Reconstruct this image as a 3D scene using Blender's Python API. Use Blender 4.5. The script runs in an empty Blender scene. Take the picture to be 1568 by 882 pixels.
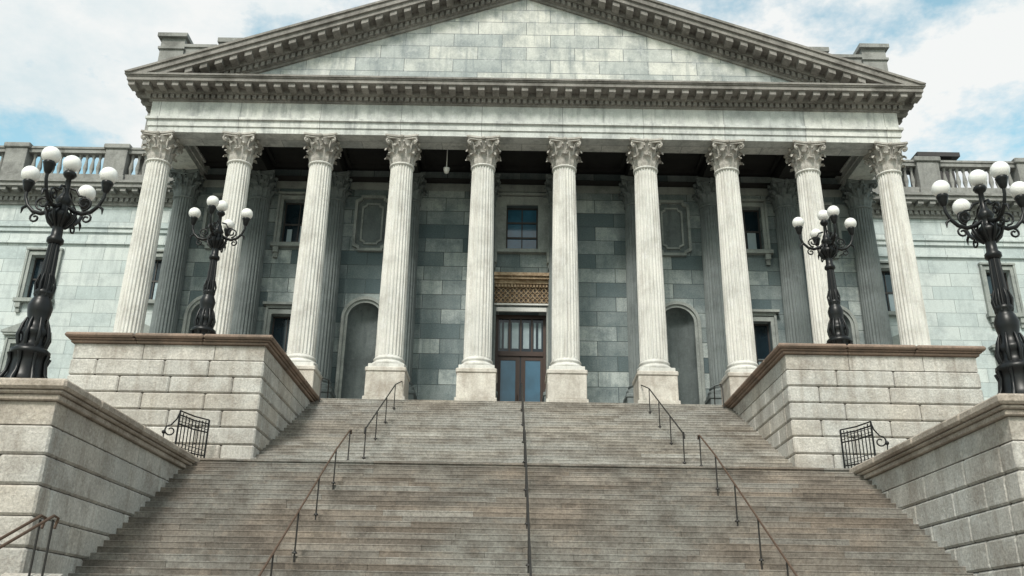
import bpy, bmesh, math, random
from mathutils import Vector, Matrix
random.seed(7)
R=math.radians
scene=bpy.context.scene
COL=scene.collection

# ------------------------------------------------------------------ mesh builder
class MB:
    def __init__(s): s.v=[];s.f=[];s.m=[];s.s=[]
    def add(s,vs,fs,mat=0,smooth=False):
        o=len(s.v); s.v+= [tuple(p) for p in vs]
        for f in fs:
            s.f.append([i+o for i in f]); s.m.append(mat); s.s.append(smooth)
    def box(s,x0,x1,y0,y1,z0,z1,mat=0):
        if x0>x1:x0,x1=x1,x0
        vs=[(x0,y0,z0),(x1,y0,z0),(x1,y1,z0),(x0,y1,z0),(x0,y0,z1),(x1,y0,z1),(x1,y1,z1),(x0,y1,z1)]
        s.add(vs,[(0,3,2,1),(4,5,6,7),(0,1,5,4),(1,2,6,5),(2,3,7,6),(3,0,4,7)],mat)
    def cbox(s,x0,x1,y0,y1,z0,z1,c=.02,mat=0):
        if x0>x1:x0,x1=x1,x0
        X=(x0,x1);Y=(y0,y1);Z=(z0,z1)
        vs=[];idx={}
        for i in(0,1):
            for j in(0,1):
                for k in(0,1):
                    sx=c if i==0 else -c; sy=c if j==0 else -c; sz=c if k==0 else -c
                    for a in range(3):
                        idx[(i,j,k,a)]=len(vs)
                        vs.append((X[i]+(0 if a==0 else sx),Y[j]+(0 if a==1 else sy),Z[k]+(0 if a==2 else sz)))
        fs=[]
        for i in(0,1):
            fs.append([idx[(i,0,0,0)],idx[(i,1,0,0)],idx[(i,1,1,0)],idx[(i,0,1,0)]])
            fs.append([idx[(0,i,0,1)],idx[(1,i,0,1)],idx[(1,i,1,1)],idx[(0,i,1,1)]])
            fs.append([idx[(0,0,i,2)],idx[(1,0,i,2)],idx[(1,1,i,2)],idx[(0,1,i,2)]])
            for j in(0,1):
                fs.append([idx[(0,i,j,1)],idx[(1,i,j,1)],idx[(1,i,j,2)],idx[(0,i,j,2)]])
                fs.append([idx[(i,0,j,0)],idx[(i,1,j,0)],idx[(i,1,j,2)],idx[(i,0,j,2)]])
                fs.append([idx[(i,j,0,0)],idx[(i,j,1,0)],idx[(i,j,1,1)],idx[(i,j,0,1)]])
                for k in(0,1): fs.append([idx[(i,j,k,0)],idx[(i,j,k,1)],idx[(i,j,k,2)]])
        s.add(vs,fs,mat)
    def lathe(s,prof,n=24,cx=0,cy=0,cz=0,mat=0,smooth=True,mod=None):
        vs=[];fs=[]
        for (r,z) in prof:
            for i in range(n):
                a=2*math.pi*i/n; rr=r*(mod[i%len(mod)] if mod else 1)
                vs.append((cx+rr*math.cos(a),cy+rr*math.sin(a),cz+z))
        for j in range(len(prof)-1):
            for i in range(n):
                k=(i+1)%n
                fs.append((j*n+i,j*n+k,(j+1)*n+k,(j+1)*n+i))
        s.add(vs,fs,mat,smooth)
        m=len(prof)-1
        s.add(vs[:n],[list(range(n))[::-1]],mat); s.add(vs[m*n:],[list(range(n))],mat)
    def tube(s,pts,r,n=8,mat=0):
        pts=[Vector(p) for p in pts]; vs=[];fs=[]
        rr=r if isinstance(r,(list,tuple)) else [r]*len(pts)
        up=None
        for i,p in enumerate(pts):
            t=(pts[min(i+1,len(pts)-1)]-pts[max(i-1,0)]).normalized()
            if up is None:
                up=Vector((0,0,1)) if abs(t.z)<.9 else Vector((1,0,0))
            a=t.cross(up)
            if a.length<1e-4: a=t.cross(Vector((0,1,0)))
            a.normalize(); b=a.cross(t).normalized(); up=b
            for k in range(n):
                q=2*math.pi*k/n
                vs.append(p+(a*math.cos(q)+b*math.sin(q))*rr[i])
        for j in range(len(pts)-1):
            for i in range(n):
                k=(i+1)%n
                fs.append((j*n+i,j*n+k,(j+1)*n+k,(j+1)*n+i))
        s.add(vs,fs,mat,True)
        s.add(vs[:n],[list(range(n))],mat); s.add(vs[-n:],[list(range(n))],mat)
    def prism(s,poly,y0,y1,mat=0):
        n=len(poly); vs=[(x,y0,z) for x,z in poly]+[(x,y1,z) for x,z in poly]
        fs=[list(range(n)),list(range(n,2*n))[::-1]]
        for i in range(n):
            k=(i+1)%n; fs.append((i,k,n+k,n+i))
        s.add(vs,fs,mat)
    def sphere(s,c,r,mat=0,nu=16,nv=10,sq=1):
        prof=[(max(.001,r*math.sin(math.pi*j/nv)),-r*sq*math.cos(math.pi*j/nv)) for j in range(nv+1)]
        s.lathe(prof,nu,c[0],c[1],c[2],mat)
    def mesh(s,name,mats):
        me=bpy.data.meshes.new(name)
        me.from_pydata(s.v,[],s.f)
        for m in mats: me.materials.append(m)
        me.polygons.foreach_set('material_index',s.m)
        me.polygons.foreach_set('use_smooth',s.s)
        bm=bmesh.new(); bm.from_mesh(me)
        bmesh.ops.recalc_face_normals(bm,faces=bm.faces)
        bm.to_mesh(me); bm.free(); me.update()
        return me
    def obj(s,name,mats,parent=None,loc=(0,0,0)):
        return mkobj(name,s.mesh(name,mats),parent,loc)
def mkobj(name,me,parent=None,loc=(0,0,0)):
    o=bpy.data.objects.new(name,me); COL.objects.link(o); o.location=loc
    if parent: o.parent=parent
    return o
def empty(name,loc=(0,0,0)):
    o=bpy.data.objects.new(name,None); COL.objects.link(o); o.location=loc; return o

# ------------------------------------------------------------------ materials
def newmat(name):
    m=bpy.data.materials.new(name); m.use_nodes=True
    nt=m.node_tree; nt.nodes.clear()
    out=nt.nodes.new('ShaderNodeOutputMaterial'); b=nt.nodes.new('ShaderNodeBsdfPrincipled')
    nt.links.new(b.outputs[0],out.inputs[0])
    return m,nt,b
def N(nt,t,**k):
    n=nt.nodes.new(t)
    for a,v in k.items(): setattr(n,a,v)
    return n
def math_(nt,op,a,b=None,clamp=False):
    n=nt.nodes.new('ShaderNodeMath'); n.operation=op; n.use_clamp=clamp
    for i,x in enumerate((a,b)):
        if x is None: continue
        if isinstance(x,(int,float)): n.inputs[i].default_value=x
        else: nt.links.new(x,n.inputs[i])
    return n.outputs[0]
def mixc(nt,fac,a,b,bt='MIX'):
    n=nt.nodes.new('ShaderNodeMix'); n.data_type='RGBA'; n.blend_type=bt
    for i,x in ((0,fac),(6,a),(7,b)):
        if isinstance(x,(int,float)): n.inputs[i].default_value=x
        elif isinstance(x,tuple): n.inputs[i].default_value=(*x,1) if len(x)==3 else x
        else: nt.links.new(x,n.inputs[i])
    return n.outputs[2]
def ramp(nt,fac,stops):
    n=nt.nodes.new('ShaderNodeValToRGB'); nt.links.new(fac,n.inputs[0])
    cr=n.color_ramp
    while len(cr.elements)<len(stops): cr.elements.new(.5)
    for e,(p,c) in zip(cr.elements,stops):
        e.position=p; e.color=(c,c,c,1) if isinstance(c,(int,float)) else (*c,1)
    return n.outputs[0]
def noise(nt,vec,scale,detail=5,rough=.6,vscale=None):
    if vscale:
        mp=N(nt,'ShaderNodeMapping'); nt.links.new(vec,mp.inputs[0]); mp.inputs['Scale'].default_value=vscale; vec=mp.outputs[0]
    n=N(nt,'ShaderNodeTexNoise'); nt.links.new(vec,n.inputs['Vector'])
    n.inputs['Scale'].default_value=scale; n.inputs['Detail'].default_value=detail; n.inputs['Roughness'].default_value=rough
    return n.outputs[0]

def stone(name,c1,c2,brick=None,mortar=(.12,.12,.12),msize=.012,island=0.0,stain=.5,staincol=(.16,.15,.13),
          streak=.35,rough=.85,bump=.25,grain=.25,tint=None,offset=(0,0),spots=0.0,pale=.22,stlo=.5,alt=None):
    m,nt,b=newmat(name)
    geo=N(nt,'ShaderNodeNewGeometry')
    wpos=geo.outputs['Position']
    hb=None
    if brick:
        sn=N(nt,'ShaderNodeSeparateXYZ'); nt.links.new(geo.outputs['True Normal'],sn.inputs[0])
        sp=N(nt,'ShaderNodeSeparateXYZ'); nt.links.new(wpos,sp.inputs[0])
        nx=math_(nt,'GREATER_THAN',math_(nt,'ABSOLUTE',sn.outputs[0]),.7)
        nz=math_(nt,'GREATER_THAN',math_(nt,'ABSOLUTE',sn.outputs[2]),.7)
        u=math_(nt,'ADD',math_(nt,'MULTIPLY',sp.outputs[1],nx),math_(nt,'MULTIPLY',sp.outputs[0],math_(nt,'SUBTRACT',1.0,nx)))
        v=math_(nt,'ADD',math_(nt,'MULTIPLY',sp.outputs[1],nz),math_(nt,'MULTIPLY',sp.outputs[2],math_(nt,'SUBTRACT',1.0,nz)))
        cb=N(nt,'ShaderNodeCombineXYZ'); nt.links.new(math_(nt,'ADD',u,100+offset[0]),cb.inputs[0]); nt.links.new(math_(nt,'ADD',v,offset[1]),cb.inputs[1])
        br=N(nt,'ShaderNodeTexBrick'); nt.links.new(cb.outputs[0],br.inputs['Vector'])
        br.inputs['Scale'].default_value=1; br.inputs['Brick Width'].default_value=brick[0]; br.inputs['Row Height'].default_value=brick[1]
        br.inputs['Mortar Size'].default_value=msize; br.inputs['Mortar Smooth'].default_value=.1
        br.inputs['Color1'].default_value=(*c1,1); br.inputs['Color2'].default_value=(*c2,1); br.inputs['Mortar'].default_value=(*mortar,1)
        col=br.outputs['Color']; hb=br.outputs['Fac']
    else:
        col=mixc(nt,ramp(nt,noise(nt,wpos,.45,4),[(.35,0.),(.65,1.)]),c1,c2)
    if island>0:
        ri=geo.outputs['Random Per Island']
        if alt:
            fr=math_(nt,'FRACT',math_(nt,'MULTIPLY',ri,37.7))
            col=mixc(nt,math_(nt,'MULTIPLY',math_(nt,'POWER',fr,2.5),.8),col,alt)
        f=math_(nt,'ADD',math_(nt,'MULTIPLY',ri,island*2),1-island)
        cc=N(nt,'ShaderNodeCombineColor')
        for i in range(3): nt.links.new(f,cc.inputs[i])
        col=mixc(nt,1.0,col,cc.outputs[0],'MULTIPLY')
    if tint:
        col=mixc(nt,math_(nt,'MULTIPLY',ramp(nt,noise(nt,wpos,.23,3),[(.42,0.),(.62,1.)]),.8),col,tint)
    n1=noise(nt,wpos,.9,8,.7)
    col=mixc(nt,math_(nt,'MULTIPLY',ramp(nt,n1,[(stlo,0.),(stlo+.2,1.)]),stain),col,staincol)
    n2=noise(nt,wpos,1.6,6,.65,(2.2,2.2,.22))
    col=mixc(nt,math_(nt,'MULTIPLY',ramp(nt,n2,[(.5,0.),(.72,1.)]),streak),col,staincol)
    n4=noise(nt,wpos,2.6,7,.7)
    col=mixc(nt,math_(nt,'MULTIPLY',ramp(nt,n4,[(.55,0.),(.62,1.)]),pale),col,tuple(min(.75,c*1.35) for c in c1))
    n3=noise(nt,wpos,16,8,.8)
    g=ramp(nt,n3,[(.3,1-grain),(.7,1+grain)])
    col=mixc(nt,1.0,col,g,'MULTIPLY')
    if spots>0:
        vn=N(nt,'ShaderNodeTexVoronoi'); nt.links.new(wpos,vn.inputs['Vector']); vn.inputs['Scale'].default_value=4
        col=mixc(nt,math_(nt,'MULTIPLY',ramp(nt,vn.outputs[0],[(.05,1.),(.16,0.)]),spots),col,staincol)
    nt.links.new(col,b.inputs['Base Color'])
    b.inputs['Roughness'].default_value=rough
    b.inputs['Specular IOR Level'].default_value=.3
    bp=N(nt,'ShaderNodeBump'); bp.inputs['Strength'].default_value=bump; bp.inputs['Distance'].default_value=.05
    h=math_(nt,'ADD',math_(nt,'MULTIPLY',noise(nt,wpos,9,10,.75),.8),math_(nt,'MULTIPLY',n1,.5))
    if hb is not None: h=math_(nt,'SUBTRACT',h,math_(nt,'MULTIPLY',hb,.7))
    nt.links.new(h,bp.inputs['Height']); nt.links.new(bp.outputs[0],b.inputs['Normal'])
    return m

def simple(name,c,rough=.5,metal=0,var=.25,scale=6,spec=.5,c2=None,bump=0):
    m,nt,b=newmat(name)
    geo=N(nt,'ShaderNodeNewGeometry')
    n=noise(nt,geo.outputs['Position'],scale,6,.7)
    if c2: col=mixc(nt,ramp(nt,n,[(.42,0.),(.6,1.)]),c,c2)
    else: col=mixc(nt,n,tuple(x*(1-var) for x in c),tuple(min(1,x*(1+var)) for x in c))
    nt.links.new(col,b.inputs['Base Color']); b.inputs['Roughness'].default_value=rough
    b.inputs['Metallic'].default_value=metal; b.inputs['Specular IOR Level'].default_value=spec
    if bump:
        bp=N(nt,'ShaderNodeBump'); bp.inputs['Strength'].default_value=bump; bp.inputs['Distance'].default_value=.02
        nt.links.new(n,bp.inputs['Height']); nt.links.new(bp.outputs[0],b.inputs['Normal'])
    return m

M_col=stone('column_granite',(.66,.645,.605),(.57,.565,.535),stain=.45,staincol=(.32,.295,.26),streak=.65,grain=.16,bump=.18)
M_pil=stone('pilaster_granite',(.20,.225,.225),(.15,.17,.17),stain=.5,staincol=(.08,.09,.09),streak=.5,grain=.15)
M_cap=stone('capital_granite',(.48,.455,.42),(.35,.33,.30),stain=.6,staincol=(.12,.11,.10),streak=.4,grain=.25)
M_ent=stone('entablature_granite',(.65,.65,.61),(.50,.52,.505),brick=(3.7,3.0),mortar=(.2,.2,.2),msize=.012,offset=(1.85,0),stain=.6,staincol=(.24,.25,.25),streak=.75,grain=.18,stlo=.46)
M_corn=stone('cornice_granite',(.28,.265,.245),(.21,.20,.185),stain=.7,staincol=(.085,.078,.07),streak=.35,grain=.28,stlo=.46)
M_bal=stone('balustrade_granite',(.30,.30,.285),(.22,.22,.21),stain=.65,staincol=(.10,.098,.09),streak=.5,grain=.25)
M_tym=stone('tympanum_ashlar',(.64,.635,.585),(.40,.43,.425),brick=(2.3,.72),mortar=(.16,.17,.17),msize=.016,stain=.65,staincol=(.21,.24,.25),streak=.7,grain=.18,offset=(0,.3),stlo=.44)
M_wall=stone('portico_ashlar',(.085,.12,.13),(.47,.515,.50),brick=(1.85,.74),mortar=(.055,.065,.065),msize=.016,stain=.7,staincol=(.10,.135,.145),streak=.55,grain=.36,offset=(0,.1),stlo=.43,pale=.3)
M_wing=stone('wing_ashlar',(.44,.50,.50),(.58,.62,.605),brick=(2.1,.75),mortar=(.22,.25,.25),msize=.013,stain=.5,staincol=(.27,.31,.32),streak=.5,grain=.18,offset=(0,.1),stlo=.47)
M_trim=stone('window_trim_granite',(.34,.36,.34),(.24,.26,.25),stain=.55,staincol=(.12,.13,.125),grain=.22)
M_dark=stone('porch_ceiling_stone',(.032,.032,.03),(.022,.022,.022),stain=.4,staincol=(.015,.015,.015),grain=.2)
CK=dict(island=.17,stain=.65,stlo=.45,staincol=(.27,.235,.20),streak=.65,grain=.42,bump=1.0,tint=(.50,.50,.475))
M_chk=stone('rusticated_granite',(.55,.52,.475),(.45,.435,.405),alt=(.40,.35,.29),**CK)
M_core=stone('joint_granite',(.08,.07,.06),(.06,.05,.045),stain=.2)
M_ccap=stone('coping_granite',(.28,.20,.155),(.19,.145,.115),stain=.6,staincol=(.10,.08,.065),streak=.3,grain=.3,bump=.5,island=.12)
M_chk2=stone('near_coping_granite',(.43,.375,.315),(.32,.275,.235),stain=.65,stlo=.46,staincol=(.17,.135,.10),streak=.4,grain=.42,bump=.7,island=.14)
SK=dict(stain=.7,stlo=.43,streak=.2,grain=.45,bump=.5,spots=.35,pale=.3)
M_step=stone('step_granite',(.205,.17,.138),(.155,.132,.11),island=.24,staincol=(.085,.07,.058),tint=(.225,.22,.20),alt=(.26,.255,.235),**SK)
M_step2=stone('upper_step_granite',(.29,.262,.225),(.22,.20,.175),island=.26,staincol=(.13,.11,.09),tint=(.30,.295,.275),alt=(.36,.35,.325),**SK)
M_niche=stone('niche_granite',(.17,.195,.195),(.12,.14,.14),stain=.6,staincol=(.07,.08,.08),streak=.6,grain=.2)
M_ped=stone('pedestal_granite',(.60,.56,.50),(.48,.45,.41),stain=.6,stlo=.46,staincol=(.28,.235,.19),streak=.65,grain=.24,island=.05)
M_iron=simple('black_cast_iron',(.006,.0065,.007),.36,.0,.4,8,.32)
M_bronze=simple('worn_bronze_rail',(.10,.062,.042),.5,.2,.5,7,.4)
M_rail=simple('dark_rail',(.022,.02,.018),.5,.0,.5,7,.35)
M_globe=simple('opal_glass_globe',(.80,.79,.76),.15,0,.05,3,.6)
M_wood=simple('door_wood',(.045,.022,.015),.45,0,.4,5)
M_gold=simple('gilded_bronze_cornice',(.22,.14,.07),.6,.0,.4,5,c2=(.40,.30,.19))
M_brown=simple('carved_frieze_ground',(.08,.06,.042),.7,.0,.4,5)
M_roof=simple('roof_lead',(.16,.17,.17),.7)
M_vent=simple('roof_vent_metal',(.04,.035,.035),.6)
M_sash=simple('sash_paint',(.035,.03,.028),.5)
M_white=simple('white_paint',(.6,.6,.57),.5)
M_ground=simple('plaza_paving',(.3,.28,.25),.9,0,.3,2)
M_grass=simple('grass',(.045,.07,.02),.95,0,.4,1.3)
def glass(name,c,spec=.9):
    m,nt,b=newmat(name)
    geo=N(nt,'ShaderNodeNewGeometry')
    n=noise(nt,geo.outputs['Position'],.9,3)
    nt.links.new(mixc(nt,n,tuple(x*.4 for x in c),tuple(x*1.6 for x in c)),b.inputs['Base Color'])
    b.inputs['Roughness'].default_value=.06; b.inputs['Specular IOR Level'].default_value=spec
    bp=N(nt,'ShaderNodeBump'); bp.inputs['Strength'].default_value=.04; nt.links.new(n,bp.inputs['Height']); nt.links.new(bp.outputs[0],b.inputs['Normal'])
    return m
M_glass=glass('window_glass',(.01,.02,.028),.6)
M_bglass=glass('blue_window_glass',(.035,.12,.19))
M_curt=simple('curtain',(.36,.44,.47),.8,0,.3,3)

# ------------------------------------------------------------------ dimensions
FL=8.9; YC=36.0; SP=3.7; CX=[(-4.5+i)*SP for i in range(10)]
YW=40.0; YWG=44.0; GZ=-1.6
SOF=21.4
HOUSE=empty('state_house')

# ------------------------------------------------------------------ column mesh
def column_mesh(name,mat_shaft,mat_cap):
    mb=MB()
    H0=10.4-FL; HC=20.1-FL
    mb.cbox(-.74,.74,-.74,.74,H0,H0+.16,.015,0)
    mb.lathe([(.70,H0+.16),(.735,H0+.21),(.735,H0+.27),(.69,H0+.32),(.63,H0+.34),(.61,H0+.40),(.645,H0+.43),(.655,H0+.48),(.62,H0+.53),(.585,H0+.55),(.585,H0+.6)],32,mat=0)
    mod=[1,1,.95,.91,.91,.95]
    prof=[]
    for i in range(13):
        t=i/12; r=.59-.085*(t**1.7); prof.append((r,H0+.6+t*(HC-H0-.72)))
    mb.lathe(prof,144,mod=mod,mat=0,smooth=False)
    mb.lathe([(.50,HC-.13),(.56,HC-.1),(.56,HC-.04),(.5,HC)],32,mat=0)
    mb.lathe([(.47,HC),(.47,HC+.6),(.52,HC+.9),(.64,HC+1.12)],32,mat=1)
    path=[(0,.0),(.035,.3),(.05,.6),(.10,.83),(.2,.97),(.29,.95),(.31,.82)]
    wd=[.75,1,1.05,.95,.8,.55,.2]
    def leaf(a,hh,rb,w,out=1):
        vs=[];fs=[]
        for j,((o,h),ww) in enumerate(zip(path,wd)):
            ser=1.0+(.16 if j%2 else -.1)
            for k in range(5):
                q=(k-2)/2
                lx=q*w*ww*ser*.5; rr=rb+o*out+ (.03 if abs(q)<.1 else 0) - abs(q)*.035
                d=Vector((math.cos(a),math.sin(a),0)); t=Vector((-math.sin(a),math.cos(a),0))
                p=d*rr+t*lx; vs.append((p.x,p.y,HC+h*hh))
        for j in range(6):
            for k in range(4):
                fs.append((j*5+k,j*5+k+1,j*5+k+6,j*5+k+5))
        mb.add(vs,fs,1)
    for i in range(8):
        leaf(2*math.pi*i/8,.47,.5,.36)
        leaf(2*math.pi*(i+.5)/8,.82,.49,.36,1.15)
        leaf(2*math.pi*(i+.25)/8,.66,.475,.16,.6)
    def spiral(cdir,cr,cz,rad,turns,tr,flip=1):
        pts=[];rs=[]
        d=Vector((math.cos(cdir),math.sin(cdir),0))
        for i in range(25):
            t=i/24; a=-math.pi*.9+turns*2*math.pi*t; r=rad*(1-t*.8)
            p=d*(cr+flip*r*math.cos(a)*-1)+Vector((0,0,HC+cz+r*math.sin(-a)))
            pts.append(p); rs.append(tr*(1-.5*t))
        mb.tube(pts,rs,6,1)
    for i in range(4):
        a=math.pi/4+i*math.pi/2
        d=Vector((math.cos(a),math.sin(a),0))
        spiral(a,.86,.98,.15,1.6,.045,-1)
        mb.sphere((d.x*.86,d.y*.86,HC+.98),.075,1,8,6)
        mb.tube([d*.52+Vector((0,0,HC+.55)),d*.58+Vector((0,0,HC+.85)),d*.7+Vector((0,0,HC+1.06)),d*.84+Vector((0,0,HC+1.13))],[.05,.05,.055,.05],6,1)
        b=i*math.pi/2
        for sgn in(-1,1):
            q=b+sgn*.16
            dd=Vector((math.cos(q),math.sin(q),0))
            mb.tube([dd*.5+Vector((0,0,HC+.6)),dd*.56+Vector((0,0,HC+.88)),dd*.66+Vector((0,0,HC+1.02)),dd*.7+Vector((0,0,HC+.93))],[.03,.035,.045,.04],6,1)
        mb.sphere((math.cos(b)*.68,math.sin(b)*.68,HC+1.2),.1,1,8,6)
    def aba(z0,z1,s):
        ring=[]
        for i in range(4):
            a=math.pi/4+i*math.pi/2; a2=a+math.pi/2
            c0=Vector((math.cos(a),math.sin(a)))*1.12*s; c1=Vector((math.cos(a2),math.sin(a2)))*1.12*s
            mdir=Vector((math.cos(a+math.pi/4),math.sin(a+math.pi/4)))
            for j in range(9):
                t=.05+.9*j/8; p=c0.lerp(c1,t)-mdir*(.16*s*math.sin(math.pi*t)); ring.append(p)
        n=len(ring)
        vs=[(p.x,p.y,z0) for p in ring]+[(p.x,p.y,z1) for p in ring]
        fs=[list(range(n)),list(range(n,2*n))]+[(i,(i+1)%n,n+(i+1)%n,n+i) for i in range(n)]
        mb.add(vs,fs,1)
    aba(HC+1.13,HC+1.21,.93); aba(HC+1.21,HC+1.297,1.0)
    mb.cbox(-.86,.86,-.86,.86,-.02,.26,.02,2)
    mb.cbox(-.80,.80,-.80,.80,.262,H0-.2,.02,2)
    mb.cbox(-.84,.84,-.84,.84,H0-.198,H0-.002,.04,2)
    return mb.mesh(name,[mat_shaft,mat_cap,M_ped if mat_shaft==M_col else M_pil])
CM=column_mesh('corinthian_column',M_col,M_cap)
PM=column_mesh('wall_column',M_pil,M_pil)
for i,x in enumerate(CX):
    mkobj('column_%d'%(i+1),CM,HOUSE,(x,YC,FL))
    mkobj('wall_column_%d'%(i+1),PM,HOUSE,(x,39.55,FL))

# ------------------------------------------------------------------ entablature
HX=17.15; YF=35.4; YB=YWG
ent=MB()
def ring(mb,p,z0,z1,mat=0,back=None):
    mb.box(-HX-p,HX+p,YF-p,(back or YB+.3),z0,z1,mat)
def beams(p,z0,z1):
    ent.box(-HX-p,HX+p,YF-p,YF+1.2+p,z0,z1)
    for s in(-1,1):
        ent.box(s*(HX+p),s*(HX-1.2-p),YF+1.2+p+.001,YB,z0,z1)
beams(0,SOF,SOF+.3); beams(.06,SOF+.3,SOF+.62); beams(.16,SOF+.62,SOF+.74)
ring(ent,.02,SOF+.74,23.0)
ent.obj('entablature',[M_ent],HOUSE)
cor=MB()
ring(cor,.1,23.0,23.08); ring(cor,.12,23.08,23.28); ring(cor,.32,23.28,23.54)
ring(cor,.95,23.54,23.72); ring(cor,1.0,23.72,23.78); ring(cor,1.05,23.78,23.87)
nd=int((2*HX+.4)/.27)
for i in range(nd+1):
    x=-HX-.15+i*(2*HX+.3)/nd
    cor.box(x-.085,x+.085,YF-.26,YF-.11,23.09,23.275)
nm=54
for i in range(nm+1):
    x=-HX-.75+i*(2*HX+1.5)/nm
    cor.box(x-.15,x+.15,YF-.86,YF-.31,23.33,23.538)
    cor.box(x-.17,x+.17,YF-.88,YF-.31,23.49,23.536)
for s in(-1,1):
    for i in range(14):
        y=YF+.1+i*.64
        cor.box(s*(HX+.31),s*(HX+.86),y-.15,y+.15,23.33,23.538)
    for i in range(32):
        y=YF+.1+i*.27
        cor.box(s*(HX+.11),s*(HX+.24),y-.085,y+.085,23.09,23.275)
SL=.365; XT=HX+1.05; ZT=23.9; ZB=23.872
def ztop(x): return ZT+SL*(XT-abs(x))
def rake(ht,hb,off,y1=YF+.35,mb=cor,mat=0):
    for s in(-1,1):
        xb=min(XT,XT-(hb-(ZT-ZB))/SL) if hb>ZT-ZB else XT
        xt=min(XT,XT-(ht-(ZT-ZB))/SL) if ht>ZT-ZB else XT
        poly=[(s*xb,max(ZB,ztop(xb)-hb)),(s*.0,ztop(0)-hb),(0,ztop(0)-ht),(s*xt,ztop(xt)-ht)]
        if xt==XT and ztop(xt)-ht>ZB+.001 and hb>ZT-ZB: poly.append((s*XT,ZB))
        mb.prism(poly,YF-off,y1,mat)
rake(0,.12,1.12); rake(.12,.38,1.05); rake(.38,.62,.95); rake(.62,.92,.32); rake(.92,1.22,.13); rake(1.22,1.36,.08)
def shbox(s,xa,xb,y0,y1,ht,hb):
    poly=[(s*xa,ztop(xa)-hb),(s*xb,ztop(xb)-hb),(s*xb,ztop(xb)-ht),(s*xa,ztop(xa)-ht)]
    if min(p[1] for p in poly)<ZB: return
    cor.prism(poly,y0,y1)
for s in(-1,1):
    for i in range(28):
        x=.35+i*.655; shbox(s,x-.16,x+.16,YF-.87,YF-.31,.622,.86)
    for i in range(64):
        x=.16+i*.275; shbox(s,x-.085,x+.085,YF-.27,YF-.12,.95,1.18)
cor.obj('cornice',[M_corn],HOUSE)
tym=MB()
xb=XT-1.3/SL
tym.prism([(-xb,ZB),(xb,ZB),(0,ztop(0)-1.3)],YF+.02,YF+.5)
tym.obj('tympanum',[M_tym],HOUSE)
roof=MB()
roof.prism([(-XT+.3,ZB),(XT-.3,ZB),(XT-.3,ztop(XT-.3)-.03),(0,ztop(0)-.03),(-XT+.3,ztop(XT-.3)-.03)],YF+.52,YWG)
roof.obj('portico_roof',[M_roof],HOUSE)
att=MB()
att.box(-18,18,YWG+.1,YWG+16,22.9,33.0); att.box(-18.1,18.1,YWG,YWG+16.1,32.8,33.1)
for s in(-1,1):
    att.box(s*18.001,s*20,YWG+.1,YWG+16,22.9,32.4); att.box(s*18.101,s*20,YWG,YWG+16.1,32.4,32.6)
    att.box(s*20.001,s*21.4,YWG+.0,YWG+16,22.9,33.0); att.box(s*19.85,s*21.6,YWG-.2,YWG+16.2,33.0,33.25)
    att.box(s*19.95,s*21.5,YWG-.1,YWG+16.1,32.2,32.35)
att.obj('attic',[M_bal],HOUSE)

# ------------------------------------------------------------------ portico back wall with openings
wall=MB(); trim=MB(); gl=MB(); sash=MB(); nic=MB(); cur=MB()
def wall_open(mb,x0,x1,z0,z1,y,ops,depth=.4,mat=0):
    xs=sorted(set([x0,x1]+[o[0] for o in ops]+[o[1] for o in ops]))
    zs=sorted(set([z0,z1]+[o[2] for o in ops]+[o[3] for o in ops]))
    for i in range(len(xs)-1):
        for j in range(len(zs)-1):
            cx=(xs[i]+xs[i+1])/2; cz=(zs[j]+zs[j+1])/2
            if any(o[0]<cx<o[1] and o[2]<cz<o[3] for o in ops): continue
            mb.add([(xs[i],y,zs[j]),(xs[i+1],y,zs[j]),(xs[i+1],y,zs[j+1]),(xs[i],y,zs[j+1])],[(0,1,2,3)],mat)
    for o in ops:
        a,b,c,d=o[:4]; dd=o[4] if len(o)>4 else depth
        if dd<=0: continue
        mb.add([(a,y,c),(a,y+dd,c),(a,y+dd,d),(a,y,d)],[(0,1,2,3)],mat)
        mb.add([(b,y,c),(b,y+dd,c),(b,y+dd,d),(b,y,d)],[(0,1,2,3)],mat)
        mb.add([(a,y,d),(b,y,d),(b,y+dd,d),(a,y+dd,d)],[(0,1,2,3)],mat)
        mb.add([(a,y,c),(b,y,c),(b,y+dd,c),(a,y+dd,c)],[(0,1,2,3)],mat)
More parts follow.
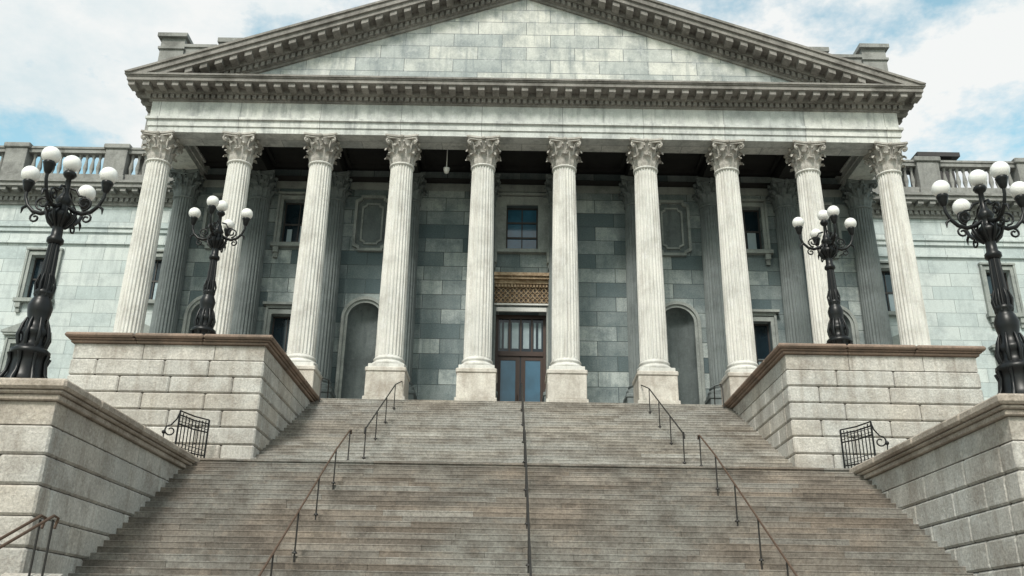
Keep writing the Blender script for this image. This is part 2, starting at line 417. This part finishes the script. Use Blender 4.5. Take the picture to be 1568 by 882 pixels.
def window(xc,w,z0,z1,y,g=0,panes=(2,3),frame=.22,sill=True,head=True,ped=False,depth=.35,curtain=False):
    a=xc-w/2;b=xc+w/2
    gl.box(a,b,y+depth,y+depth+.04,z0,z1,g)
    if curtain:
        cur.box(a+w*.56,b-w*.16,y+depth-.012,y+depth-.004,z0+.1,z0+(z1-z0)*.52)
        cur.box(a+w*.14,a+w*.3,y+depth-.012,y+depth-.004,z0+.1,z0+(z1-z0)*.4)
    t=.07
    sash.box(a,a+t,y+depth-.06,y+depth-.002,z0,z1); sash.box(b-t,b,y+depth-.06,y+depth-.002,z0,z1)
    sash.box(a+t,b-t,y+depth-.06,y+depth-.002,z1-t,z1); sash.box(a+t,b-t,y+depth-.06,y+depth-.002,z0,z0+t)
    for i in range(1,panes[0]):
        x=a+w*i/panes[0]; sash.box(x-.025,x+.025,y+depth-.05,y+depth-.003,z0+t,z1-t)
    for i in range(1,panes[1]):
        z=z0+(z1-z0)*i/panes[1]; r=.045
        sash.box(a+t,b-t,y+depth-.055,y+depth-.004,z-r,z+r)
    f=frame
    trim.box(a-f,a-.002,y-.12,y+.05,z0-.0,z1+f); trim.box(b+.002,b+f,y-.12,y+.05,z0,z1+f)
    trim.box(a-.001,b+.001,y-.118,y+.05,z1+.002,z1+f)
    trim.box(a-f-.06,a-f+.05,y-.19,y+.03,z0,z1+f+.05); trim.box(b+f-.05,b+f+.06,y-.19,y+.03,z0,z1+f+.05)
    if head:
        trim.box(a-f-.06,b+f+.06,y-.14,y+.02,z1+f+.052,z1+f+.2); trim.box(a-f-.2,b+f+.2,y-.3,y+.02,z1+f+.202,z1+f+.32)
    else:
        trim.box(a-f-.08,b+f+.08,y-.22,y+.02,z1+f+.052,z1+f+.16)
    if sill:
        trim.box(a-f-.15,b+f+.15,y-.3,y+.1,z0-.2,z0-.002)
        for s in(-1,1):
            x=xc+s*(w/2+f*.5); trim.box(x-.13,x+.13,y-.24,y+.02,z0-.5,z0-.202); trim.box(x-.10,x+.10,y-.15,y+.02,z0-.75,z0-.502)
    if ped:
        zz=z1+f+.32
        trim.prism([(a-f-.3,zz),(b+f+.3,zz),(b+f+.3,zz+.1),(xc,zz+.62),(a-f-.3,zz+.1)],y-.35,y+.02)
ops=[]
def nicheop(xc,w,zs): r=w/2; return (xc-r,xc+r,FL+.35,zs+r,0)
BAY=[(CX[i]+CX[i+1])/2 for i in range(9)]
niches=[BAY[0],BAY[2],BAY[6],BAY[8]]; wins=[BAY[1],BAY[7]]
NW=1.6; ZSP=14.15
for x in niches: ops.append(nicheop(x,NW,ZSP))
for x in wins:
    ops.append((x-.7,x+.7,10.7,14.3,.4)); ops.append((x-.75,x+.75,17.95,20.35,.4))
ops.append((-.78,.78,17.8,20.25,.4)); ops.append((-1.2,1.2,FL,14.6,.5))
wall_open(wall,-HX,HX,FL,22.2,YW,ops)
def panel(cx,z0,z1,hw,c,fw,y0,y1,mb,fill=False):
    P=[(cx-hw+c,z0),(cx+hw-c,z0),(cx+hw-c,z0+c*.5),(cx+hw,z0+c),(cx+hw,z1-c),(cx+hw-c,z1-c*.5),(cx+hw-c,z1),(cx-hw+c,z1),(cx-hw+c,z1-c*.5),(cx-hw,z1-c),(cx-hw,z0+c),(cx-hw+c,z0+c*.5)]
    if fill: mb.prism(P,y0,y1); return
    zc=(z0+z1)/2
    Q=[(cx+(a-cx)*(1-fw/hw),zc+(b-zc)*(1-fw/(zc-z0))) for a,b in P]
    for k in range(len(P)):
        l=(k+1)%len(P); mb.prism([P[k],P[l],Q[l],Q[k]],y0,y1)
for x in niches:
    r=NW/2; n=14
    for s in(-1,1):
        pts=[(x+s*r,YW,ZSP+r)]+[(x+s*r*math.cos(a*math.pi/2/n),YW,ZSP+r*math.sin(a*math.pi/2/n)) for a in range(n+1)]
        for k in range(1,n+1): wall.add([pts[0],pts[k],pts[k+1]],[(0,1,2)])
    vs=[];fs=[]
    m=12; zr=[FL+.35,ZSP]
    for z in zr:
        for k in range(m+1):
            a=math.pi*k/m; vs.append((x-r*math.cos(a),YW+r*.8*math.sin(a),z))
    for k in range(m): fs.append((k,k+1,m+2+k,m+1+k))
    nic.add(vs,fs,0,True)
    vs=[];fs=[]
    for j in range(9):
        e=math.pi/2*j/8
        for k in range(m+1):
            a=math.pi*k/m; vs.append((x-r*math.cos(a)*math.cos(e),YW+r*.8*math.sin(a)*math.cos(e),ZSP+r*math.sin(e)))
    for j in range(8):
        for k in range(m): fs.append((j*(m+1)+k,j*(m+1)+k+1,(j+1)*(m+1)+k+1,(j+1)*(m+1)+k))
    nic.add(vs,fs,0,True)
    nic.box(x-r,x+r,YW,YW+r,FL+.3,FL+.349)
    for r0,r1,d in((r+.002,r+.14,.07),(r+.14,r+.29,.15)):
        seg=[]
        for k in range(21):
            a=math.pi*k/20; seg.append((math.cos(a),math.sin(a)))
        for k in range(20):
            (c0,s0),(c1,s1)=seg[k],seg[k+1]
            trim.prism([(x+r0*c0,ZSP+r0*s0),(x+r1*c0,ZSP+r1*s0),(x+r1*c1,ZSP+r1*s1),(x+r0*c1,ZSP+r0*s1)],YW-d,YW+.02)
        for s in(-1,1): trim.box(x+s*r0,x+s*r1,YW-d,YW+.02,FL+.35,ZSP-.002)
    trim.box(x-r-.3,x+r+.3,YW-.16,YW+.01,FL,FL+.34)
    panel(x,17.6,20.6,.88,.27,.14,YW-.2,YW+.02,trim)
    panel(x,17.78,20.42,.72,.22,.0,YW-.02,YW+.02,nic,True)
    panel(x,17.98,20.22,.54,.2,.09,YW-.1,YW-.018,trim)
for x in wins:
    window(x,1.4,10.7,14.3,YW,0,(2,2),head=True,ped=False,curtain=True)
    window(x,1.5,17.95,20.35,YW,0,(2,2),head=False,curtain=True)
window(0,1.56,17.8,20.25,YW,1,(2,3),head=False,sill=False,frame=.45)
for s in(-1,1):
    trim.box(s*1.27,s*1.45,YW-.3,YW+.01,16.75,20.75)
    trim.box(s*1.2,s*1.5,YW-.34,YW+.01,17.3,17.6)
trim.box(-1.42,1.42,YW-.28,YW+.01,17.62,17.79)
for s in(-1,1):
    trim.cbox(s*1.35-.14,s*1.35+.14,YW-.4,YW-.02,17.0,17.6,.03)
for i in range(9):
    a,b=CX[i]+.62,CX[i+1]-.62
    trim.box(a,b,YW-.06,YW+.01,21.0,21.39)
    if i!=4 and BAY[i] not in niches: trim.box(a,b,YW-.08,YW+.01,FL,FL+.5)
# door
door=MB(); dg=MB(); gold=MB(); gb=MB()
y=YW+.42
gl.box(-1.2,1.2,YW+.5,YW+.52,FL,14.6,0)
door.box(-1.2,-1.06,y-.02,y+.06,FL,14.6);door.box(1.06,1.2,y-.02,y+.06,FL,14.6);door.box(-1.06,1.06,y-.018,y+.06,14.42,14.6)
ZTR=12.55
door.box(-1.06,1.06,y-.06,y+.06,ZTR,ZTR+.22)
for s in(-1,1):
    a,b=(.03,1.05)
    door.box(s*a,s*(a+.2),y,y+.05,FL+.02,ZTR-.005); door.box(s*(b-.12),s*b,y,y+.05,FL+.02,ZTR-.005)
    door.box(s*(a+.2),s*(b-.12),y+.002,y+.05,ZTR-.2,ZTR-.005); door.box(s*(a+.2),s*(b-.12),y+.002,y+.05,FL+.02,FL+.4)
    dg.box(s*(a+.2),s*(b-.12),y+.03,y+.04,FL+.4,ZTR-.2)
    door.tube([(s*.13,y-.06,10.0),(s*.13,y-.06,10.7)],.02,6)
for i in range(1,4):
    x=-1.06+2.12*i/4; door.box(x-.04,x+.04,y,y+.05,ZTR+.22,14.42)
bl=MB()
for (a,b) in((-.98,-.9),(-.8,-.62),(-.42,-.1),(.12,.4),(.62,.72),(.84,.98)):
    bl.box(a,b,YW+.485,YW+.495,12.95,14.25)
bl.obj('transom_blinds',[M_curt],HOUSE)
door.obj('entrance_door',[M_wood],HOUSE); dg.obj('entrance_door_glass',[M_bglass],HOUSE)
trim.box(-1.46,-1.202,YW-.12,YW+.4,FL,14.9); trim.box(1.202,1.46,YW-.12,YW+.4,FL,14.9)
wt=MB(); wt.box(-1.2,1.2,YW-.13,YW+.4,14.602,14.8); wt.box(-1.5,1.5,YW-.2,YW-.1,14.902,14.98); wt.obj('door_lintel',[M_white],HOUSE)
gb.box(-1.42,1.42,YW-.14,YW+.02,14.99,15.78); gb.obj('door_frieze_ground',[M_brown],HOUSE)
gold.box(-1.45,1.45,YW-.2,YW+.02,15.78,15.94); gold.box(-1.55,1.55,YW-.35,YW+.02,15.94,16.12); gold.box(-1.65,1.65,YW-.5,YW+.02,16.12,16.2);gold.box(-1.72,1.72,YW-.58,YW+.02,16.26,16.42)
for i in range(19):
    x=-1.35+i*.15; gold.box(x-.04,x+.04,YW-.3,YW-.19,15.79,15.93)
    gold.box(x-.05,x+.05,YW-.5,YW-.3,16.2,16.26)
for i in range(13):
    x=-1.3+i*.2167
    for zc in (15.13,15.38,15.63):
        gold.tube([(x+.095*math.cos(q*math.pi/4),YW-.16,zc+.11*math.sin(q*math.pi/4)) for q in range(9)],.028,5)
gold.obj('door_cornice',[M_gold],HOUSE)
# ceiling
ceil=MB()
ceil.box(-HX+1.3,HX-1.3,YF+1.4,YW-.001,SOF+.70,SOF+.738)
for x in CX[1:-1]: ceil.box(x-.4,x+.4,YF+1.41,YW-.07,SOF+.02,SOF+.69)
for x in BAY:
    for (dx0,dx1,dy0,dy1) in((-1.3,1.3,37,37.15),(-1.3,1.3,39.3,39.45),(-1.3,-1.15,37.151,39.299),(1.15,1.3,37.151,39.299)):
        ceil.box(x+dx0,x+dx1,dy0,dy1,SOF+.5,SOF+.69)
ceil.box(-HX+1.3,HX-1.3,YW-.6,YW-.07,SOF+.0,SOF+.018)
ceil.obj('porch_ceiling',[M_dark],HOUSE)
lan=MB()
lan.tube([(-3.62,37.2,22.12),(-3.62,37.2,20.75)],.028,6,1); lan.lathe([(.03,0),(.16,-.06),(.15,-.14),(.1,-.3),(.02,-.34)],12,-3.62,37.2,20.8,1)
lan.obj('hanging_lamp',[M_iron,M_globe])
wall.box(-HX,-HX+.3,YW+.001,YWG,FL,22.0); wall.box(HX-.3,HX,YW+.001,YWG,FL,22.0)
fl=MB()
fl.box(-18,18,35.06,YWG,GZ,8.62)
n=10
for i in range(n):
    a=-18+36*i/n; fl.cbox(a+.004,a+36/n-.004,35.0,YWG,8.625,FL,.01)
fl.obj('porch_floor',[M_step2],HOUSE)

# ------------------------------------------------------------------ wings
wg=MB(); wc=MB()
WX=[19.5,25.4,31.3,37.2,43.1]
for s in(-1,1):
    o=[]
    for x in WX:
        o.append((s*x-.65,s*x+.65,16.35,18.85,.35)); o.append((s*x-.7,s*x+.7,10.6,13.9,.35))
        o.append((s*x-.7,s*x+.7,3.5,7,.35))
    xa,xb2=(HX,47) if s>0 else (-47,-HX)
    wall_open(wg,xa,xb2,GZ,23,YWG,o)
    for x in WX:
        window(s*x,1.3,16.35,18.85,YWG,0,(2,2),head=False,curtain=True); window(s*x,1.4,10.6,13.9,YWG,0,(2,2),ped=True,curtain=True)
        window(s*x,1.4,3.5,7,YWG,0,(2,2))
    wg.box(s*46.99,s*47,YWG,YWG+26,GZ,23)
    wc.box(s*(HX+.0),s*47.1,YWG-.09,YWG+.01,20.25,20.5); wc.box(s*HX,s*47.1,YWG-.17,YWG+.01,20.5,20.62)
    wc.box(s*HX,s*47.1,YWG-.12,YWG+.01,19.55,19.68)
    wc.box(s*HX,s*47.2,YWG-.12,YWG+.01,21.85,22.0,1); wc.box(s*HX,s*47.4,YWG-.3,YWG+.01,22.25,22.4,1)
    wc.box(s*HX,s*47.2,YWG-.15,YWG+.01,22.0,22.25,1)
    for i in range(100):
        x=HX+.15+i*.3; wc.box(s*(x-.09),s*(x+.09),YWG-.27,YWG-.14,22.03,22.24,1)
    for i in range(46):
        x=HX+1.2+i*.65; wc.box(s*(x-.15),s*(x+.15),YWG-.75,YWG-.29,22.42,22.6,1)
    wc.box(s*HX,s*47.6,YWG-.3,YWG+.01,22.4,22.62,1)
    wc.box(s*HX,s*47.8,YWG-.85,YWG+.01,22.62,22.85,1); wc.box(s*HX,s*47.9,YWG-.95,YWG+26,22.85,23.0,1)
    yb=YWG-.45
    wc.box(s*HX,s*47.2,yb-.25,yb+.25,23.0,23.45,1); wc.box(s*HX,s*47.2,yb-.26,yb+.26,24.75,24.98,1); wc.box(s*HX,s*47.2,yb-.32,yb+.32,24.98,25.1,1)
    PX=[22.3,27.8,33.3,38.8,44.3]
    for p in PX:
        wc.cbox(s*p-.6,s*p+.6,yb-.4,yb+.4,23.001,24.95,.02,1); wc.cbox(s*p-.72,s*p+.72,yb-.5,yb+.5,24.95,25.25,.04,1)
        wc.cbox(s*p-.66,s*p+.66,yb-.45,yb+.45,23.002,23.3,.02,1)
    x=HX+.4
    while x<47:
        if all(abs(x-p)>.72 for p in PX):
            wc.lathe([(.11,23.45),(.11,23.52),(.06,23.58),(.12,23.85),(.13,23.95),(.07,24.35),(.06,24.5),(.1,24.6),(.11,24.75)],8,s*x,yb,0,1)
        x+=.36
wg.obj('wing_walls',[M_wing],HOUSE); wc.obj('wing_cornice_balustrade',[M_wing,M_bal],HOUSE)
rf=MB(); rf.box(-46.9,46.9,YWG+.5,YWG+26,22.5,23.02); rf.box(-46.9,46.9,YWG+25.5,YWG+26,GZ,22.5)
rf.obj('main_roof',[M_roof],HOUSE)
rv=MB(); rv.box(25.6,27.5,50,52,23.02,29.15); rv.box(25.2,27.9,49.7,52.2,29.15,29.45); rv.obj('roof_vent',[M_vent],HOUSE)
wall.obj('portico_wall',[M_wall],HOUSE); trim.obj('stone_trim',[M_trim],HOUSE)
gl.obj('window_glass',[M_glass,M_bglass],HOUSE); sash.obj('window_sashes',[M_sash],HOUSE); nic.obj('niches',[M_niche],HOUSE)
cur.obj('window_curtains',[M_curt],HOUSE)

# ------------------------------------------------------------------ staircase
st=MB(); RS=4.0/24; TU=8.0/24; TL=.29
NLOW=39
def steprow(y,z,tread,hw,back=None,mat=0,ov=.009,nose=.035):
    x=-hw; off=random.uniform(1.2,2.6); first=True
    while x<hw-.01:
        L=off if first else random.uniform(1.7,3.4); first=False
        x1=min(hw,x+L)
        if hw-x1<.8: x1=hw
        j=random.uniform(-.010,.010); k=random.uniform(-.005,.005)
        yb=back or y+tread+.12
        # one stone: riser body + nosing welded as one island through a shared loop
        a,b_=x+.003,x1-.003
        zb,zn,zt_=z-RS-.03,z-nose+k,z+k
        yf,yn=y+j,y+j+ov
        prof=[(yn,zb),(yn,zn),(yf,zn+.006),(yf,zt_-.008),(yf+.01,zt_),(yb,zt_),(yb,zb)]
        n=len(prof)
        vs=[(a,p,q) for p,q in prof]+[(b_,p,q) for p,q in prof]
        fs=[list(range(n)),list(range(n,2*n))[::-1]]+[(i,(i+1)%n,n+(i+1)%n,n+i) for i in range(n)]
        st.add(vs,fs,mat)
        x=x1
for i in range(1,25):
    if i==24: steprow(35.0-.34,8.9-.004,TU,8.25,35.02,1); continue
    steprow(27.0+(i-1)*TU,4.9+i*RS,TU,8.25,None,1)
steprow(26.3,4.9,.9,9.85,28.0,0,.04,.06)
for i in range(1,NLOW):
    steprow(26.3-i*TL,4.9-i*RS,TL,9.85)
st.box(-9.8,9.8,26.6,35,GZ,4.7); st.box(-8.2,8.2,30.0,35,4.7,6.0)
st.obj('stone_staircase',[M_step,M_step2])

# ------------------------------------------------------------------ cheek walls (rusticated)
def cheek(name,s,xi,xo,y0,y1,z0,z1,capth,frieze,ch,seed):
    rnd=random.Random(seed)
    P=empty(name)
    b=MB(); c=MB(); k=MB()
    X=lambda a:s*a
    g=.07
    k.box(X(xi+g),X(xo-g),y0+g,y1,z0,z1-capth-.02)
    zt=z1-capth
    def course(za,zb,ch_=.035,inset=0,off=0):
        def blk(xa,xb,ya,yb):
            j=rnd.uniform(-.008,.008) if inset==0 else 0
            b.cbox(X(xa)+0,X(xb),ya+j,yb,za+.009,zb-.009,ch_)
        D=.55
        L1=rnd.uniform(.9,1.3) if off else rnd.uniform(1.5,2.0)
        x=xi+inset; xe=xo-inset; first=True
        while x<xe-.01:
            L=L1 if first else rnd.uniform(1.4,2.4)
            x1=min(xe,x+L)
            if xe-x1<.6: x1=xe
            blk(x+(0 if first else .008),x1-(.008 if x1<xe else 0),y0+inset,y0+D)
            x=x1; first=False
        for (xa,xb) in((xi+inset,xi+D),(xo-D,xo-inset)):
            y=y0+D; first=True
            while y<y1-.01:
                L=rnd.uniform(.7,1.2) if (first and off) else rnd.uniform(1.4,2.4)
                yy=min(y1,y+L)
                if y1-yy<.6: yy=y1
                blk(xa,xb,y+.008,yy-.008); y=yy; first=False
    course(zt-frieze,zt,.01,.03)
    z=zt-frieze; i=0
    while z>z0+.05:
        zb=max(z0,z-ch); course(zb,z,.045,0,i%2); z=zb; i+=1
    def capl(p,za,zb,cc,mb):
        n=3
        w=(xo+p-(xi-p))/n
        for q in range(n):
            mb.cbox(X(xi-p+w*q+.003),X(xi-p+w*(q+1)-.003),y0-p,y0+1.5,za,zb,cc)
        y=y0+1.5; m=max(1,int((y1-y)/2.2)); hh=(y1-y)/m
        for q in range(m):
            mb.cbox(X(xi-p),X(xo+p),y+hh*q+.003,y+hh*(q+1)-.003,za,zb,cc)
    capl(.07,zt,zt+capth*.3,.02,c); capl(.15,zt+capth*.3+.001,zt+capth*.5,.03,c); capl(.24,zt+capth*.5+.001,z1,.05,c)
    b.obj('masonry_blocks',[M_chk],P); k.obj('joints',[M_core],P); c.obj('coping',[M_ccap if z1>6 else M_chk2],P)
    return P
cheek('stair_cheek_wall',-1,8.18,14.25,27.0,35.0,GZ,8.9,.3,.5,.53,1)
cheek('stair_cheek_wall',1,8.18,14.25,27.0,35.0,GZ,8.9,.3,.5,.53,2)
cheek('stair_cheek_wall',-1,9.75,14.6,18.0,26.98,GZ,4.9,.42,.5,.6,3)
cheek('stair_cheek_wall',1,9.75,14.6,18.0,26.98,GZ,4.9,.42,.5,.6,4)

# ------------------------------------------------------------------ lamps
def lamp(x,y,z,seed):
    P=empty('street_lamp',(x,y,z))
    m=MB(); g=MB()
    m.lathe([(.60,0),(.60,.14),(.55,.17),(.54,.3),(.47,.36)],8,mat=0,smooth=False)
    m.lathe([(.47,.36),(.43,.42),(.39,.5),(.36,.8),(.38,.95),(.42,1.0),(.42,1.08),(.36,1.13),(.29,1.2),(.26,1.3),(.27,1.42),(.31,1.5),(.29,1.58),(.24,1.64),(.21,1.8),(.25,2.0),(.27,2.15),(.22,2.3),(.17,2.4),(.21,2.46),(.21,2.52),(.16,2.58)],20)
    m.lathe([(.165,2.58),(.145,3.3),(.125,3.75)],48,mod=[1,1,.86,.86],smooth=False)
    m.lathe([(.14,3.75),(.19,3.8),(.19,3.88),(.13,3.95),(.12,4.2),(.17,4.3),(.25,4.42),(.28,4.5),(.18,4.6),(.12,4.66),(.15,4.8),(.2,4.88),(.14,5.0),(.08,5.1),(.06,5.5),(.12,5.55),(.16,5.62),(.14,5.68),(.06,5.72)],16)
    for i in range(8):
        a=i*math.pi/4; d=Vector((math.cos(a),math.sin(a),0))
        m.tube([d*.55+Vector((0,0,.12)),d*.52+Vector((0,0,.35)),d*.42+Vector((0,0,.55)),d*.38+Vector((0,0,.8)),d*.43+Vector((0,0,.98))],[.07,.06,.04,.04,.05],6)
        m.tube([d*.28+Vector((0,0,1.15)),d*.34+Vector((0,0,1.4)),d*.28+Vector((0,0,1.7)),d*.23+Vector((0,0,1.85))],[.04,.05,.035,.02],6)
        m.tube([d*.17+Vector((0,0,2.4)),d*.22+Vector((0,0,2.7)),d*.16+Vector((0,0,2.95))],[.035,.03,.015],5)
        m.tube([d*.14+Vector((0,0,4.2)),d*.28+Vector((0,0,4.35)),d*.36+Vector((0,0,4.55)),d*.31+Vector((0,0,4.66))],[.03,.04,.035,.02],5)
    for i in range(4):
        a=i*math.pi/2; d=Vector((math.cos(a),math.sin(a),0))
        Z=lambda h:Vector((0,0,h))
        m.tube([d*.12+Z(4.75),d*.3+Z(4.62),d*.5+Z(4.56),d*.7+Z(4.62),d*.86+Z(4.78),d*.95+Z(5.0),d*.96+Z(5.2)],[.05,.055,.055,.05,.045,.04,.04],8)
        pts=[]
        for q in range(15):
            u=q/14; an=-.5*math.pi+u*2.6*math.pi; r=.19*(1-.7*u)
            pts.append(d*(.5+r*math.cos(an))+Z(4.84+r*math.sin(an)))
        m.tube(pts,.028,6)
        pts=[]
        for q in range(13):
            u=q/12; an=.5*math.pi-u*2.3*math.pi; r=.13*(1-.7*u)
            pts.append(d*(.62+r*math.cos(an))+Z(4.44+r*math.sin(an)))
        m.tube(pts,.026,6)
        m.tube([d*.1+Z(5.25),d*.25+Z(5.2),d*.34+Z(5.05),d*.5+Z(5.02)],[.03,.03,.03,.02],6)
        m.tube([d*.86+Z(4.78),d*.97+Z(4.7),d*.98+Z(4.56)],[.04,.035,.01],6)
        m.lathe([(.03,5.12),(.08,5.18),(.11,5.28),(.13,5.36),(.15,5.4),(.13,5.44)],12,d.x*.96,d.y*.96)
        g.sphere((d.x*.96,d.y*.96,5.62),.215,0,20,12)
    g.sphere((0,0,5.93),.215,0,20,12)
    m.obj('cast_iron_post',[M_iron],P); g.obj('globes',[M_globe],P)
for (x,y,z) in((-11.35,19.5,4.9),(11.0,19.5,4.9),(-11.2,29.7,8.9),(11.0,29.7,8.9)): lamp(x,y,z,1)

# ------------------------------------------------------------------ handrails
def zup(y): return 4.9+max(0,min(8.0,(y-27.0+.33)))*.5
def zst(y): return zup(y) if y>26.8 else (4.9 if y>26.3 else 4.9-(26.3-y)*RS/TL+.06)
def rail(x,y0,y1,tops,post=1.9,h=.93):
    m=MB(); r=.024
    n=max(1,round((y1-y0)/post))
    pts=[(x,y0-.18,zst(y0)+h-.22),(x,y0-.2,zst(y0)+h-.1),(x,y0-.1,zst(y0)+h)]
    for i in range(n+1):
        y=y0+(y1-y0)*i/n; pts.append((x,y,zst(y)+h))
    pts+= [(x,y1+.15,zst(y1)+h+.02),(x,y1+.22,zst(y1)+h-.08)]
    m.tube(pts,r,8,1)
    for i in range(n+1):
        y=y0+(y1-y0)*i/n; m.tube([(x,y,zst(y)-.2),(x,y,zst(y)+h)],.02,6,0)
        m.lathe([(.06,0),(.06,.02),(.03,.05)],8,x,y,zst(y)+.0,0)
    m.obj('handrail',[M_rail,tops])
for x in(-4.85,4.85): rail(x,27.1,35.3,M_rail)
for x in(-5.2,5.2): rail(x,17.0,26.4,M_bronze)
rail(0,26.9,35.4,M_rail); rail(0,16.5,26.2,M_rail)
for x in(-7.9,7.9):
    m=MB(); m.tube([(x,34.2,FL-.6),(x,34.2,FL+.5),(x,34.4,FL+.75),(x,35.6,FL+1.0),(x,35.7,FL-.05)],.025,6); m.obj('handrail',[M_rail])
lp=MB()
vs=[]
for x in(-9.0,-8.0):
    vs+=[(x,16.0,GZ),(x,16.0,.98),(x,11.5,-1.05),(x,11.5,GZ)]
lp.add(vs,[(0,1,2,3),(4,5,6,7),(0,1,5,4),(1,2,6,5),(2,3,7,6),(0,3,7,4)])
lp.obj('low_parapet_wall',[M_chk])
m=MB()
for dx in(0,.22):
    for y in((16.0-.15) ,14,12.2): m.tube([(-8.5+dx,y,.98-(16-y)*.45-.1),(-8.5+dx,y,1.92-(16-y)*.45)],.02,6,0)
for dx in(0,.22):
    m.tube([(-8.5+dx,15.95,1.72),(-8.5+dx,16.02,1.9),(-8.5+dx,15.85,1.92),(-8.5+dx,12,.19)],.026,8,1)
m.obj('handrail',[M_rail,M_bronze])

def guard(s):
    m=MB()
    A=Vector((s*9.5,26.6,4.9)); B=Vector((s*9.98,25.45,4.9)); n=9
    for i in range(n+1):
        p=A.lerp(B,i/n); t=i/n; h=1.2-.12*math.sin(t*3.1)
        m.tube([p,p+Vector((0,0,h))],.018 if i not in(0,n) else .03,5)
        if i<n:
            q=A.lerp(B,(i+.5)/n)
            for hz in(.95,.22): m.tube([q+Vector((.06*math.cos(k*math.pi/4),0,hz+.06*math.sin(k*math.pi/4))) for k in range(9)],.01,4)
    d=(B-A)
    for h in(.12,.82,1.08,1.2):
        m.tube([A+Vector((0,0,h)),A+d*.5+Vector((0,0,h-.03)),B+Vector((0,0,h))],.022,6)
    dd=Vector((s,-.35,0)).normalized(); pts=[]
    for k in range(17):
        u=k/16; a=math.pi*.5+u*2.3*math.pi; r=.17*(1-.65*u)
        pts.append(B+dd*(.19-r*math.cos(a))+Vector((0,0,.6+r*math.sin(a))))
    m.tube([B+Vector((0,0,1.15)),B+dd*.06+Vector((0,0,.95))]+pts,.022,6)
    m.tube([B+Vector((0,0,.15)),B+dd*.2+Vector((0,0,.12)),B+dd*.34+Vector((0,0,.3)),B+dd*.36+Vector((0,0,.5))],.02,6)
    m.sphere(tuple(B+dd*.36+Vector((0,0,.55))),.06,0,8,6)
    m.obj('iron_guard_railing',[M_iron])
guard(-1);guard(1)

# ------------------------------------------------------------------ ground
g=MB(); g.add([(-2000,-2000,GZ-.004),(2000,-2000,GZ-.004),(2000,2000,GZ-.004),(-2000,2000,GZ-.004)],[(0,1,2,3)]); g.obj('ground',[M_grass])
g=MB(); g.add([(-60,-60,GZ),(60,-60,GZ),(60,35,GZ),(-60,35,GZ)],[(0,1,2,3)]); g.obj('pavement',[M_ground])

# ------------------------------------------------------------------ sky / light
W=bpy.data.worlds.new("World"); scene.world=W; W.use_nodes=True
nt=W.node_tree; nt.nodes.clear()
out=N(nt,'ShaderNodeOutputWorld'); bg=N(nt,'ShaderNodeBackground'); nt.links.new(bg.outputs[0],out.inputs[0])
sky=N(nt,'ShaderNodeTexSky'); sky.sky_type='NISHITA'; sky.sun_disc=False
sd=Vector((-.22,-.76,.86)).normalized()
sky.sun_elevation=math.asin(sd.z); sky.sun_rotation=math.atan2(sd.x,sd.y)
sky.air_density=1.0; sky.dust_density=1.5; sky.ozone_density=1.0
tc=N(nt,'ShaderNodeTexCoord'); sp=N(nt,'ShaderNodeSeparateXYZ'); nt.links.new(tc.outputs['Generated'],sp.inputs[0])
zz=math_(nt,'ADD',math_(nt,'MAXIMUM',sp.outputs[2],0.0),.22)
cb=N(nt,'ShaderNodeCombineXYZ'); nt.links.new(math_(nt,'DIVIDE',sp.outputs[0],zz),cb.inputs[0]); nt.links.new(math_(nt,'DIVIDE',sp.outputs[1],zz),cb.inputs[1])
cb.inputs[2].default_value=9.1
n1=noise(nt,cb.outputs[0],2.6,12,.62)
cf=ramp(nt,n1,[(.40,.05),(.50,1.)])
n2=noise(nt,cb.outputs[0],1.7,10,.62)
cc=mixc(nt,ramp(nt,n2,[(.42,0.),(.56,1.)]),(6.9,8.2,8.6),(9.6,9.8,9.7))
skyc=mixc(nt,1.0,sky.outputs[0],(3.2,3.7,2.7),'MULTIPLY')
nt.links.new(mixc(nt,cf,skyc,cc),bg.inputs[0]); bg.inputs[1].default_value=.095
L=bpy.data.lights.new('sun','SUN'); L.energy=3.3; L.angle=R(14); L.color=(1,.955,.90)
lo=bpy.data.objects.new('sun',L); COL.objects.link(lo); lo.rotation_euler=sd.to_track_quat('Z','Y').to_euler(); lo.location=(0,-10,40)

# ------------------------------------------------------------------ camera
cd=bpy.data.cameras.new('camera'); cam=bpy.data.objects.new('camera',cd); COL.objects.link(cam)
cd.sensor_width=36; cd.lens=31.5; cd.clip_end=5000; cd.clip_start=.1
cam.matrix_world=Matrix.Translation((-.45,0,0))@Matrix.Rotation(R(90+21.6),4,'X')@Matrix.Rotation(R(.9),4,'Z')
scene.camera=cam
scene.view_settings.view_transform='Standard'; scene.view_settings.look='None'; scene.view_settings.exposure=0
